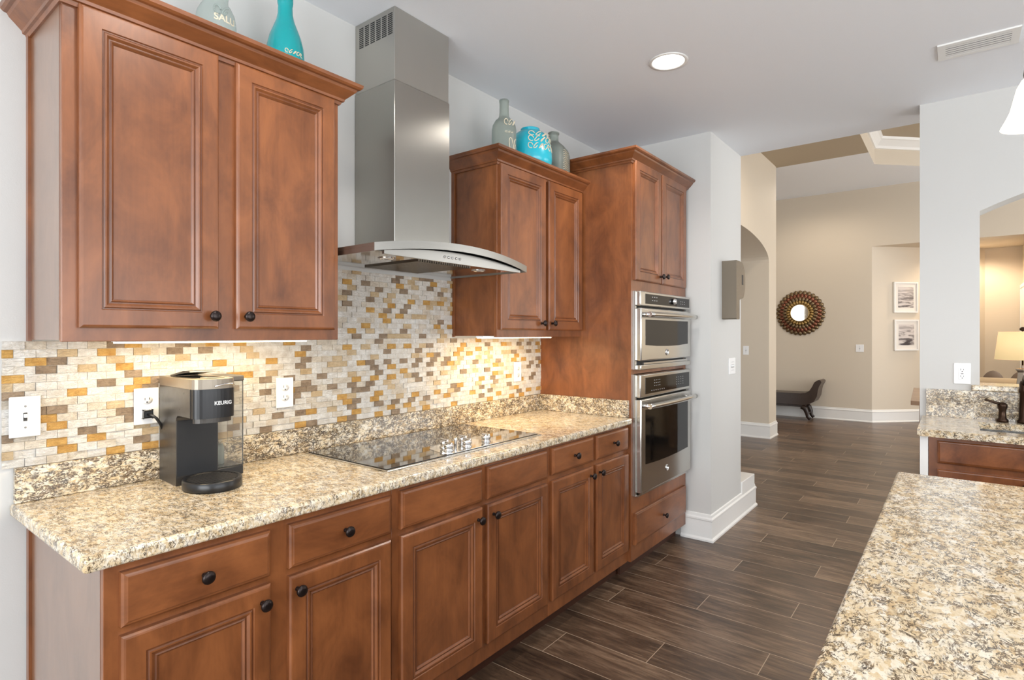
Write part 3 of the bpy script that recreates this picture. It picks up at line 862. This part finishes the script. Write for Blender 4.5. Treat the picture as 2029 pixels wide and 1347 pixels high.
# lettering on the brew head, bent to its curve
def text_mesh(txt, size, bold=.0):
    cu = bpy.data.curves.new('lettering', 'FONT'); cu.body = txt; cu.size = size; cu.offset = bold; cu.extrude = 0
    cu.align_x = 'CENTER'; cu.resolution_u = 4
    o = bpy.data.objects.new('lettering', cu); C.objects.link(o)
    dg = bpy.context.evaluated_depsgraph_get()
    me = bpy.data.meshes.new_from_object(o.evaluated_get(dg))
    bpy.data.objects.remove(o)
    return me
def wrapped(name, txt, size, fn, mat, parent, bold=.0005, local=True):
    me = text_mesh(txt, size, bold)
    bm = bmesh.new(); bm.from_mesh(me)
    bmesh.ops.subdivide_edges(bm, edges=[e for e in bm.edges if e.calc_length() > size * .25], cuts=2)
    bmesh.ops.triangulate(bm, faces=bm.faces)
    for v in bm.verts: v.co = Vector(fn(v.co.x, v.co.y))
    m2 = bpy.data.meshes.new(name); bm.to_mesh(m2); bm.free(); m2.materials.append(mat)
    o = bpy.data.objects.new(name, m2); C.objects.link(o); o.parent = parent
    return o
def headpt(x, z):
    cx_ = W * .655 + x
    q = max(-1, min(1, (cx_ - W / 2) / (W / 2 - .002)))
    return (cx_, -.2635 - .035 * math.sqrt(max(0, 1 - q * q)) ** .6 - .0008, .262 + z)
wrapped('lettering', 'KEURIG', .0158, headpt, M['plate'], hdo, .0003)
# cord from the outlet to the machine
cd = MB().box(-.048, -.022, .0015, -.010, .205, .230, 0, .003)
cpath = [(-.036, -.012, .216), (-.030, -.024, .216), (-.018, -.028, .205), (-.006, -.026, .185), (.004, -.018, .165)]
cd.tube(cpath, .0045, 8)
obj('power_cord', cd, M['black'], t, True)

# ------------------------------------------------------------------ bottles on the wall cabinets
ZT = 2.3115
def bottle(name, label, cat, x, y, prof, mat, seg=36, group=None, sy=1, rotz=0, z=ZT, hs=1):
    prof = [(r, h * hs) for r, h in prof]
    t = thing(name, label, cat, (x, y, z), rotz, group)
    obj('body', MB().lathe(prof, (0, 0, 0), 'z', seg, sy=sy), mat, t, True)
    return t
def squiggle(t, r, z0, n, hgt, a0, span, mat=None, sy=1, name='relief_lettering', rad=.0022, seed=1):
    rg = random.Random(seed)
    mb = MB()
    for i in range(n):
        ac = a0 + span * (i + .5) / n
        aw = span / n * .42
        pts = []
        for k in range(12):
            q = k / 11
            th = ac + aw * math.cos(q * 2 * PI * rg.choice((1, 1, 1)) * .85 + rg.random() * .3)
            zz = z0 + hgt * (.5 + .5 * math.sin(q * 2 * PI * .85 + i))
            pts.append((r * math.cos(th), r * math.sin(th) * sy, zz))
        mb.tube(pts, rad, 6)
    return obj(name, mb, mat or M['cream'], t, True)
A_F = R(-118)     # side of the bottles that faces the room
b1 = bottle('glass_bottle', 'short frosted clear glass jug at left on top of left wall cabinet', 'bottle', .445, -.17,
       [(.050, 0), (.060, .006), (.062, .05), (.0615, .085), (.056, .110), (.045, .128), (.038, .135), (.0365, .145), (.038, .165), (.042, .185), (.043, .215), (.040, .22), (.036, .215)], M['frost'], hs=1.25)
squiggle(b1, .0622, .112, 2, .028, R(-122), R(45), M['frost'], rad=.003, seed=3)
def wrapb(r, zc, a0):
    def fn(x, y):
        th = a0 + x / r
        return ((r + .001) * math.cos(th), (r + .001) * math.sin(th), zc + y)
    return fn
wrapped('relief_lettering', 'SALU', .030, wrapb(.0622, .092, R(-88)), M['cream'], b1, .0008)
b2 = bottle('glass_bottle', 'tall teal glass bottle with long neck on left wall cabinet', 'bottle', .692, -.17,
       [(.055, 0), (.064, .006), (.066, .04), (.066, .09), (.063, .125), (.055, .160), (.043, .192), (.032, .220), (.0265, .245), (.025, .275), (.0265, .28), (.0275, .29), (.0275, .335), (.024, .34), (.020, .335)], M['teal'])
squiggle(b2, .0665, .080, 5, .014, R(-122), R(60), M['cream'], rad=.0016, seed=5)
b3 = bottle('glass_bottle', 'tall slim smoky glass wine bottle on right wall cabinet', 'bottle', 1.905, -.22,
       [(.055, 0), (.063, .006), (.0645, .05), (.0645, .17), (.060, .195), (.046, .222), (.032, .236), (.0265, .248), (.025, .27), (.024, .325), (.026, .328), (.0265, .338), (.024, .342), (.020, .340)], M['frost2'], hs=.92)
squiggle(b3, .065, .165, 3, .030, R(-142), R(62), M['cream'], rad=.0022, seed=8)
squiggle(b3, .065, .125, 3, .008, R(-138), R(45), M['cream'], rad=.0012, seed=9)
squiggle(b3, .065, .040, 2, .06, R(-120), R(50), M['cream'], rad=.0022, seed=10)
b4 = bottle('glass_jar', 'round turquoise jar with white scroll relief between two glass bottles', 'jar', 2.138, -.22,
       [(.095, 0), (.115, .008), (.123, .05), (.122, .10), (.116, .145), (.102, .185), (.080, .212), (.060, .224), (.050, .227), (.0495, .231), (.0535, .234), (.0535, .241), (.048, .243), (.044, .240)], M['turq'], hs=.94)
for q, (zz, n, hh) in enumerate(((.085, 6, .030), (.125, 5, .030), (.160, 4, .022))):
    squiggle(b4, .1225 if q == 0 else .118 if q == 1 else .108, zz, n, hh, R(-150), R(84), M['cream'], rad=.0025, seed=20 + q)
# square-shouldered bottle
t = thing('glass_bottle', 'square shouldered grey glass bottle right of the turquoise jar', 'bottle', (2.374, -.22, ZT), R(12))
sq = MB(); rings = []
for r_, h, e in [(.070, 0, .3), (.078, .006, .3), (.080, .05, .3), (.080, .165, .32), (.074, .195, .45), (.058, .222, .7), (.040, .24, 1), (.030, .252, 1), (.028, .275, 1), (.029, .30, 1), (.033, .304, 1), (.033, .312, 1), (.028, .314, 1)]:
    ring = []
    for k in range(40):
        a = 2 * PI * k / 40
        ca, sa = math.cos(a), math.sin(a)
        p = 2 / e if e < 1 else 2
        rr = r_ / ((abs(ca) ** p + abs(sa) ** p) ** (1 / p))
        ring.append(sq.bm.verts.new((rr * ca * 1.12, rr * sa, h * .87)))
    rings.append(ring)
for a, b in zip(rings, rings[1:]):
    for k in range(40):
        f = sq.bm.faces.new((a[k], a[(k + 1) % 40], b[(k + 1) % 40], b[k])); f.smooth = True
sq.bm.faces.new(rings[0]); sq.bm.faces.new(rings[-1])
obj('body', sq, M['frost2'], t, True)
rl = MB()
for k in range(12):
    z = .03 + k * .011
    rl.tube([(-.05 + (k % 2) * .006, -.0805, z), (-.02, -.0812, z + .004), (.01, -.0812, z - .002), (.045, -.0805, z + .002)], .0018, 5)
obj('relief_pattern', rl, M['cream'], t, True)

# ------------------------------------------------------------------ ceiling fittings
t = thing('recessed_light', 'round lit recessed downlight in the kitchen ceiling', 'ceiling light', (2.29, -.965, CZ))
obj('trim_ring', MB().lathe([(.096, -.0005), (.094, -.004), (.082, -.005), (.078, -.003), (.078, -.0005)], (2.29, -.965, CZ), 'z', 40), M['trim'], t)
obj('diffuser', MB().lathe([(.0775, -.001), (.0775, -.0025), (.0002, -.0045)], (2.29, -.965, CZ), 'z', 40), M['bulb'], t)
t = thing('ceiling_vent', 'white slatted air vent in ceiling above the sink wall', 'vent', (3.01, -2.18, CZ))
v = MB(); x0, x1, ya, yb_ = 2.922, 3.104, -2.33, -2.03
v.box(x0, x0 + .03, ya, yb_, CZ - .008, CZ - .0005).box(x1 - .03, x1, ya, yb_, CZ - .008, CZ - .0005).box(x0 + .03, x1 - .03, ya, ya + .03, CZ - .008, CZ - .0005).box(x0 + .03, x1 - .03, yb_ - .03, yb_, CZ - .008, CZ - .0005)
obj('frame', v, M['trim'], t)
obj('backing', MB().box(x0 + .03, x1 - .03, ya + .03, yb_ - .03, CZ - .002, CZ - .0005), M['blackmatte'], t)
for k in range(5):
    x = x0 + .034 + k * .0235
    obj('slat', MB().prism([(x, CZ - .0078), (x + .0165, CZ - .0078), (x + .0165, CZ - .0070), (x, CZ - .0070)], 'y', ya + .03, yb_ - .03), M['trim'], t)
t = thing('pendant_lamp', 'lit white glass bell pendant lamp hanging above the island', 'pendant lamp', (1.64, -2.27, 1.955))
pr = [(.075, .0), (.0735, .004), (.064, .022), (.054, .045), (.047, .075), (.040, .105), (.030, .125), (.022, .132), (.018, .134)]
obj('glass_shade', MB().lathe(pr + [(r - .003, h) for r, h in pr[::-1]], (1.64, -2.27, 1.955), 'z', 40), M['shade'], t)
obj('socket', MB().lathe([(.024, .128), (.026, .14), (.022, .175), (.008, .185), (.0002, .186)], (1.64, -2.27, 1.955), 'z', 24), M['bronze'], t)
obj('rod', MB().tube([(1.64, -2.27, 2.139), (1.64, -2.27, CZ - .0201)], .005, 10), M['bronze'], t)
obj('canopy', MB().lathe([(.06, -.0005), (.058, -.012), (.03, -.02), (.0002, -.02)], (1.64, -2.27, CZ), 'z', 28), M['bronze'], t)
obj('bulb', MB().lathe([(.0002, .05), (.02, .06), (.026, .08), (.018, .105), (.012, .127)], (1.64, -2.27, 1.955), 'z', 20), M['bulb'], t)

# ------------------------------------------------------------------ dispenser on the pier
t = thing('wall_dispenser', 'bronze grey wall dispenser box with rounded upper bulge on white pier', 'dispenser', (3.70, -.80, 1.5))
shp = [(3.632, 1.505), (3.640, 1.498), (3.700, 1.498), (3.706, 1.505), (3.706, 1.636)] + [(3.75 + .09 * math.cos(a), 1.77 + .134 * math.sin(a)) for a in (R(-62 + 152 * k / 14) for k in range(15))] + [(3.70, 1.908), (3.632, 1.908)]
obj('housing', MB().prism(shp, 'y', -.90, -.8005), M['disp'], t)
obj('window', MB().box(3.755, 3.79, -.9012, -.9002, 1.745, 1.815), M['blackmatte'], t)

# ------------------------------------------------------------------ island in the foreground
t = thing('kitchen_island', 'kitchen island with large speckled granite top in the right foreground', 'island', (1.0, -2.5, 0))
obj('granite_top', MB().box(.10, 1.957, -3.15, -1.937, .879, .914, bev=.009, seg=3), M['granite_i'], t)
obj('cabinet_body', MB().box(.14, 1.92, -2.80, -1.975, .085, .8785), M['wood'], t)
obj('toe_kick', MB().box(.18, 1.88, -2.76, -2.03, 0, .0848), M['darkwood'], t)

# ------------------------------------------------------------------ sink counter on the right wall
def rb(mb): return mb
t = thing('sink_cabinet', 'brown sink base cabinet against the right wall under the granite sink counter', 'base cabinet', (3.73, -1.99, 0), R(-90))
# local x runs along world -y, local -y faces the kitchen (-x)
obj('cabinet_body', MB().box(.0, .018, -.56, -.002, .085, .877).box(1.40, 1.418, -.56, -.002, .085, .877).box(.018, 1.40, -.56, -.545, .085, .877), M['wood'], t, True)
obj('face_frame', MB().box(0, 1.418, -.580, -.5605, .085, .877), M['wood'], t, True)
drawer(t, .035, .40, .745, .858, -.580, None, True, 'false_front')
door(t, .035, .40, .155, .715, -.580, (.37, .68), True)
drawer(t, .44, .85, .745, .858, -.580, None, True, 'false_front')
door(t, .44, .85, .155, .715, -.580, (.47, .68), True)
obj('toe_kick', MB().box(0, 1.418, -.52, -.505, 0, .0848), M['darkwood'], t, True)
tag(obj('end_panel', MB().box(3.13, 3.7295, -1.9885, -1.955, 0, .878), M['trim']), 'white upright end panel at left of sink cabinet', 'panel')
ct = MB()
# counter with an opening for the sink
sx0, sx1, sy0, sy1 = 3.22, 3.575, -2.78, -2.195
ct.box(3.095, sx0, -3.45, -1.945, .879, .914).box(sx1, 3.729, -3.45, -1.945, .879, .914).box(sx0, sx1, sy1, -1.945, .879, .914).box(sx0, sx1, -3.45, sy0, .879, .914)
tag(obj('sink_countertop', ct, M['granite']), 'granite sink counter along the white right wall', 'countertop')
tag(obj('granite_upstand', MB().box(3.709, 3.729, -3.45, -1.962, .9145, 1.0725), M['granite_v']), 'granite upstand behind the faucet on the right wall', 'backsplash')
tag(obj('granite_ledge', MB().box(3.695, 3.945, -3.80, -2.168, 1.0735, 1.106, bev=.006), M['granite']), 'granite ledge on the sill of the arched pass-through', 'ledge')
bs = MB()
bs.box(sx0 + .001, sx1 - .001, sy0 + .001, sy1 - .001, .72, .725)
bs.box(sx0 + .001, sx0 + .004, sy0 + .001, sy1 - .001, .725, .8785).box(sx1 - .004, sx1 - .001, sy0 + .001, sy1 - .001, .725, .8785).box(sx0 + .004, sx1 - .004, sy0 + .001, sy0 + .004, .725, .8785).box(sx0 + .004, sx1 - .004, sy1 - .004, sy1 - .001, .725, .8785)
tag(obj('sink_basin', bs, M['sink']), 'steel sink basin set in the granite counter by the right wall', 'sink')
t = thing('faucet', 'dark bronze kitchen faucet with lever handle behind the sink', 'faucet', (3.66, -2.39, .9145))
obj('spout', MB().lathe([(.030, 0), (.032, .012), (.024, .022), (.0225, .08), (.020, .16), (.024, .168), (.0245, .18), (.021, .19), (.022, .21), (.018, .225), (.0002, .235)], (3.66, -2.39, .9145), 'z', 24).tube([(3.655, -2.39, 1.115), (3.62, -2.39, 1.16), (3.57, -2.39, 1.17), (3.51, -2.39, 1.15), (3.48, -2.39, 1.11)], [.012, .013, .013, .013, .014], 12), M['bronze'], t)
hn = obj('handle', MB().lathe([(.026, 0), (.027, .010), (.018, .02), (.015, .06), (.022, .085), (.022, .095), (.012, .105), (.0002, .107)], (3.66, -2.30, .9145), 'z', 22), M['bronze'], t)
obj('lever', MB().tube([(3.66, -2.30, 1.010), (3.645, -2.27, 1.018), (3.63, -2.24, 1.030), (3.625, -2.225, 1.034)], [.009, .007, .006, .007], 10), M['bronze'], hn)

# ------------------------------------------------------------------ foyer: mirror, bench, pictures
t = thing('wall_mirror', 'round sunburst mirror with bronze petal frame on far wall above bench', 'mirror', (10.178, -.02, 1.757))
def petals(name, n, r0, r1, wd, dx, mat, tilt=.0, mid=.55):
    mb = MB()
    for k in range(n):
        a = 2 * PI * (k + (.5 if tilt else 0)) / n
        pts = [(r0, -wd * .45), (r0 + (r1 - r0) * mid, -wd), (r0 + (r1 - r0) * .85, -wd * .8), (r1, 0), (r0 + (r1 - r0) * .85, wd * .8), (r0 + (r1 - r0) * mid, wd), (r0, wd * .45)]
        rim = []; 
        for rr, ww in pts:
            rim.append((rr * math.cos(a) - ww * math.sin(a), rr * math.sin(a) + ww * math.cos(a)))
        top = ((r0 * .35 + r1 * .65) * math.cos(a), (r0 * .35 + r1 * .65) * math.sin(a))
        V = [mb.bm.verts.new((-dx, y, z)) for y, z in rim]; Bv = [mb.bm.verts.new((-dx + .012, y, z)) for y, z in rim]
        tv = mb.bm.verts.new((-dx - .022, top[0], top[1]))
        for i in range(7):
            f = mb.bm.faces.new((V[i], V[(i + 1) % 7], tv)); f.smooth = True
            mb.bm.faces.new((V[i], Bv[i], Bv[(i + 1) % 7], V[(i + 1) % 7]))
        mb.bm.faces.new(Bv[::-1])
    return obj(name, mb, mat, t, True)
obj('backing', MB().lathe([(.30, 0), (.30, -.010), (.0002, -.010)], (0, 0, 0), 'x', 40), M['ebony'], t, True)
petals('outer_petals', 32, .265, .385, .036, .014, M['bpetal'])
petals('middle_petals', 32, .205, .335, .032, .030, M['copper'], 1)
petals('dark_petals', 28, .17, .28, .028, .044, M['bpetal'])
petals('gold_petals', 26, .135, .215, .025, .058, M['gold'], 1)
obj('rim', MB().lathe([(.150, -.062), (.150, -.076), (.138, -.080), (.136, -.066)], (0, 0, 0), 'x', 48), M['gold'], t, True)
obj('mirror_glass', MB().lathe([(.137, -.060), (.137, -.070), (.0002, -.070)], (0, 0, 0), 'x', 48, smooth=False), M['mirror'], t, True)

t = thing('bench', 'dark leather bench with scrolled arm and curved legs against far wall', 'bench', (9.93, .35, 0))
seat = [(.95, .25), (-.14, .25), (-.22, .265), (-.30, .31), (-.345, .40), (-.36, .50), (-.375, .56), (-.40, .605), (-.41, .63), (-.40, .655), (-.375, .665), (-.345, .655), (-.305, .62), (-.275, .55), (-.235, .485), (-.18, .445), (-.10, .435), (.95, .435)]
# profile is (y offset, z): arm at the -y end; mirrored arm at the hidden end
prof = [(y_ - .0, z_) for y_, z_ in seat]
def benchprof():
    rgt = [(-.06 + y_, z_) for y_, z_ in seat if y_ < .5]
    lft = [(1.10 - (y_ + .41) + .0, z_) for y_, z_ in reversed([p for p in seat if p[0] < .5])]
    return rgt, lft
sp = [(y_ * 1.0, z_) for y_, z_ in seat[1:-1]]
mirr = [(1.08 - y_ - .0, z_) for y_, z_ in sp[::-1]]
outline = sp + mirr
obj('seat', MB().prism(outline, 'x', 9.74, 10.12, 0, False), M['leather'], t)
obj('seat_rail', MB().box(9.75, 10.11, -.15, 1.23, .215, .249, bev=.005), M['ebony'], t)
def leg(y0_, sgn, x):
    pts = [(x, y0_, .225), (x, y0_ - sgn * .05, .19), (x, y0_ - sgn * .075, .12), (x, y0_ - sgn * .085, .06), (x, y0_ - sgn * .12, .022)]
    return obj('leg', MB().tube(pts, [.046, .042, .034, .027, .027], 10), M['ebony'], t)
for x in (9.78, 10.08):
    leg(-.12, 1, x); leg(1.20, -1, x)
obj('stretcher', MB().tube([(9.78, -.195, .11), (10.08, -.195, .11)], .012, 8), M['ebony'], t)

def picture(label, s, z0, z1, seed):
    # s = distance along the slanted wall
    cxp, cyp = 10.18 + s * math.sqrt(.5), -1.05 - s * math.sqrt(.5)
    off = .002
    t = thing('framed_picture', label, 'picture', (cxp - off, cyp - off, (z0 + z1) / 2), R(-45), 'framed abstract prints on the slanted wall')
    w_, h_ = .21, (z1 - z0) / 2
    fr = MB()
    fr.box(-w_, w_, -.028, 0, -h_, -h_ + .022).box(-w_, w_, -.028, 0, h_ - .022, h_).box(-w_, -w_ + .022, -.028, 0, -h_ + .022, h_ - .022).box(w_ - .022, w_, -.028, 0, -h_ + .022, h_ - .022)
    obj('frame', fr, M['trim'], t, True)
    obj('mat_board', MB().box(-w_ + .022, w_ - .022, -.016, -.001, -h_ + .022, h_ - .022), M['mat'], t, True)
    obj('print', MB().box(-w_ + .075, w_ - .075, -.0175, -.0161, -h_ + .085, h_ - .075), art('abstract_print_%d' % seed, seed), t, True)
picture('upper of two white framed grey landscape prints on slanted wall', .575, 1.740, 2.228, 3)
picture('lower of two white framed grey landscape prints on slanted wall', .585, 1.138, 1.630, 6)

# dining table and chair half hidden by the right wall
t = thing('dining_table', 'wooden table edge showing past the left end of right wall', 'table', (7.0, -1.9, 0))
obj('tabletop', MB().prism([(6.225, -1.757), (7.9, -1.70), (7.9, -2.06), (6.24, -2.10)], 'z', .715, .755), M['oak'], t)
for px, py in ((6.33, -1.87), (7.8, -1.80), (6.33, -2.02), (7.8, -1.98)):
    obj('leg', MB().box(px - .04, px + .04, py - .04, py + .04, 0, .7149), M['oak'], t)
t = thing('dining_chair', 'dark chair leg leaning out past the right wall above the island corner', 'chair', (5.2, -2.05, 0))
for yy, dy in ((-1.93, .085), (-2.32, -.05)):
    obj('leg', MB().tube([(5.08, yy + dy * 1.0, .0), (5.10, yy + dy * .55, .25), (5.13, yy + dy * .1, .46), (5.10, yy - .0, .80)], [.020, .022, .024, .018], 10), M['ebony'], t)
    obj('leg', MB().tube([(5.50, yy, .0), (5.50, yy, .44)], .02, 10), M['ebony'], t)
obj('seat', MB().box(5.06, 5.53, -2.35, -1.915, .44, .485, bev=.01), M['leather'], t)
obj('backrest', MB().box(5.075, 5.10, -2.30, -1.95, .60, .80, bev=.008), M['ebony'], t)

# ------------------------------------------------------------------ living room seen through the arch
t = thing('sofa', 'beige sofa back seen through the arched pass-through', 'sofa', (7.0, -3.1, 0))
obj('seat', MB().box(6.62, 7.5, -4.3, -2.20, .08, .45, bev=.03), M['sofa'], t)
obj('backrest', MB().box(6.45, 6.615, -4.3, -2.20, .08, .985, bev=.03), M['sofa'], t)
for y0_, y1_, lab in ((-2.47, -2.29, 'taupe cushion on the left of sofa back'), (-2.72, -2.49, 'grey taupe cushion behind table lamp on sofa back')):
    pm = MB(); bmesh.ops.create_uvsphere(pm.bm, u_segments=20, v_segments=12, radius=1)
    for v_ in pm.bm.verts:
        v_.co = Vector((6.70 + v_.co.x * .075, (y0_ + y1_) / 2 + v_.co.y * (y1_ - y0_) / 2, .90 + v_.co.z * (.145 if y0_ > -2.48 else .155)))
    for f in pm.bm.faces: f.smooth = True
    tag(obj('cushion', pm, M['pillow']), lab, 'cushion')
t = thing('side_table', 'small dark side table behind the pass-through ledge', 'table', (6.0, -2.60, 0))
obj('tabletop', MB().lathe([(.20, .70), (.20, .73), (.0002, .73)], (6.02, -2.545, 0), 'z', 32), M['ebony'], t)
obj('pedestal', MB().lathe([(.16, 0), (.15, .02), (.035, .05), (.03, .66), (.08, .6999)], (6.02, -2.545, 0), 'z', 24), M['ebony'], t)
t = thing('table_lamp', 'table lamp with glowing beige drum shade seen through arch', 'lamp', (6.02, -2.545, .7305))
L0 = (6.02, -2.545, 0)
obj('lamp_base', MB().lathe([(.075, .7305), (.08, .75), (.078, .77), (.05, .92), (.035, 1.07), (.05, 1.09), (.05, 1.10), (.012, 1.105), (.010, 1.13)], L0, 'z', 6, smooth=False), M['silver'], t)
sh = [(.185, 1.178), (.158, 1.416)]
obj('lamp_shade', MB().lathe(sh + [(r - .003, h) for r, h in sh[::-1]], L0, 'z', 40), M['lampshade'], t)
obj('shade_top', MB().lathe([(.150, 1.400), (.02, 1.402)], L0, 'z', 32), M['mat'], t)
obj('finial', MB().lathe([(.006, 1.13), (.006, 1.42), (.018, 1.428), (.022, 1.44), (.012, 1.452), (.0002, 1.455)], L0, 'z', 14), M['bronze'], t)
struct('door_1', MB().box(10.9, 11.55, -2.929, -2.905, 0, 2.12).box(10.85, 10.9, -2.929, -2.895, 0, 2.17).box(11.55, 11.595, -2.929, -2.895, 0, 2.17).box(10.9, 11.55, -2.929, -2.895, 2.12, 2.17), M['trim'])
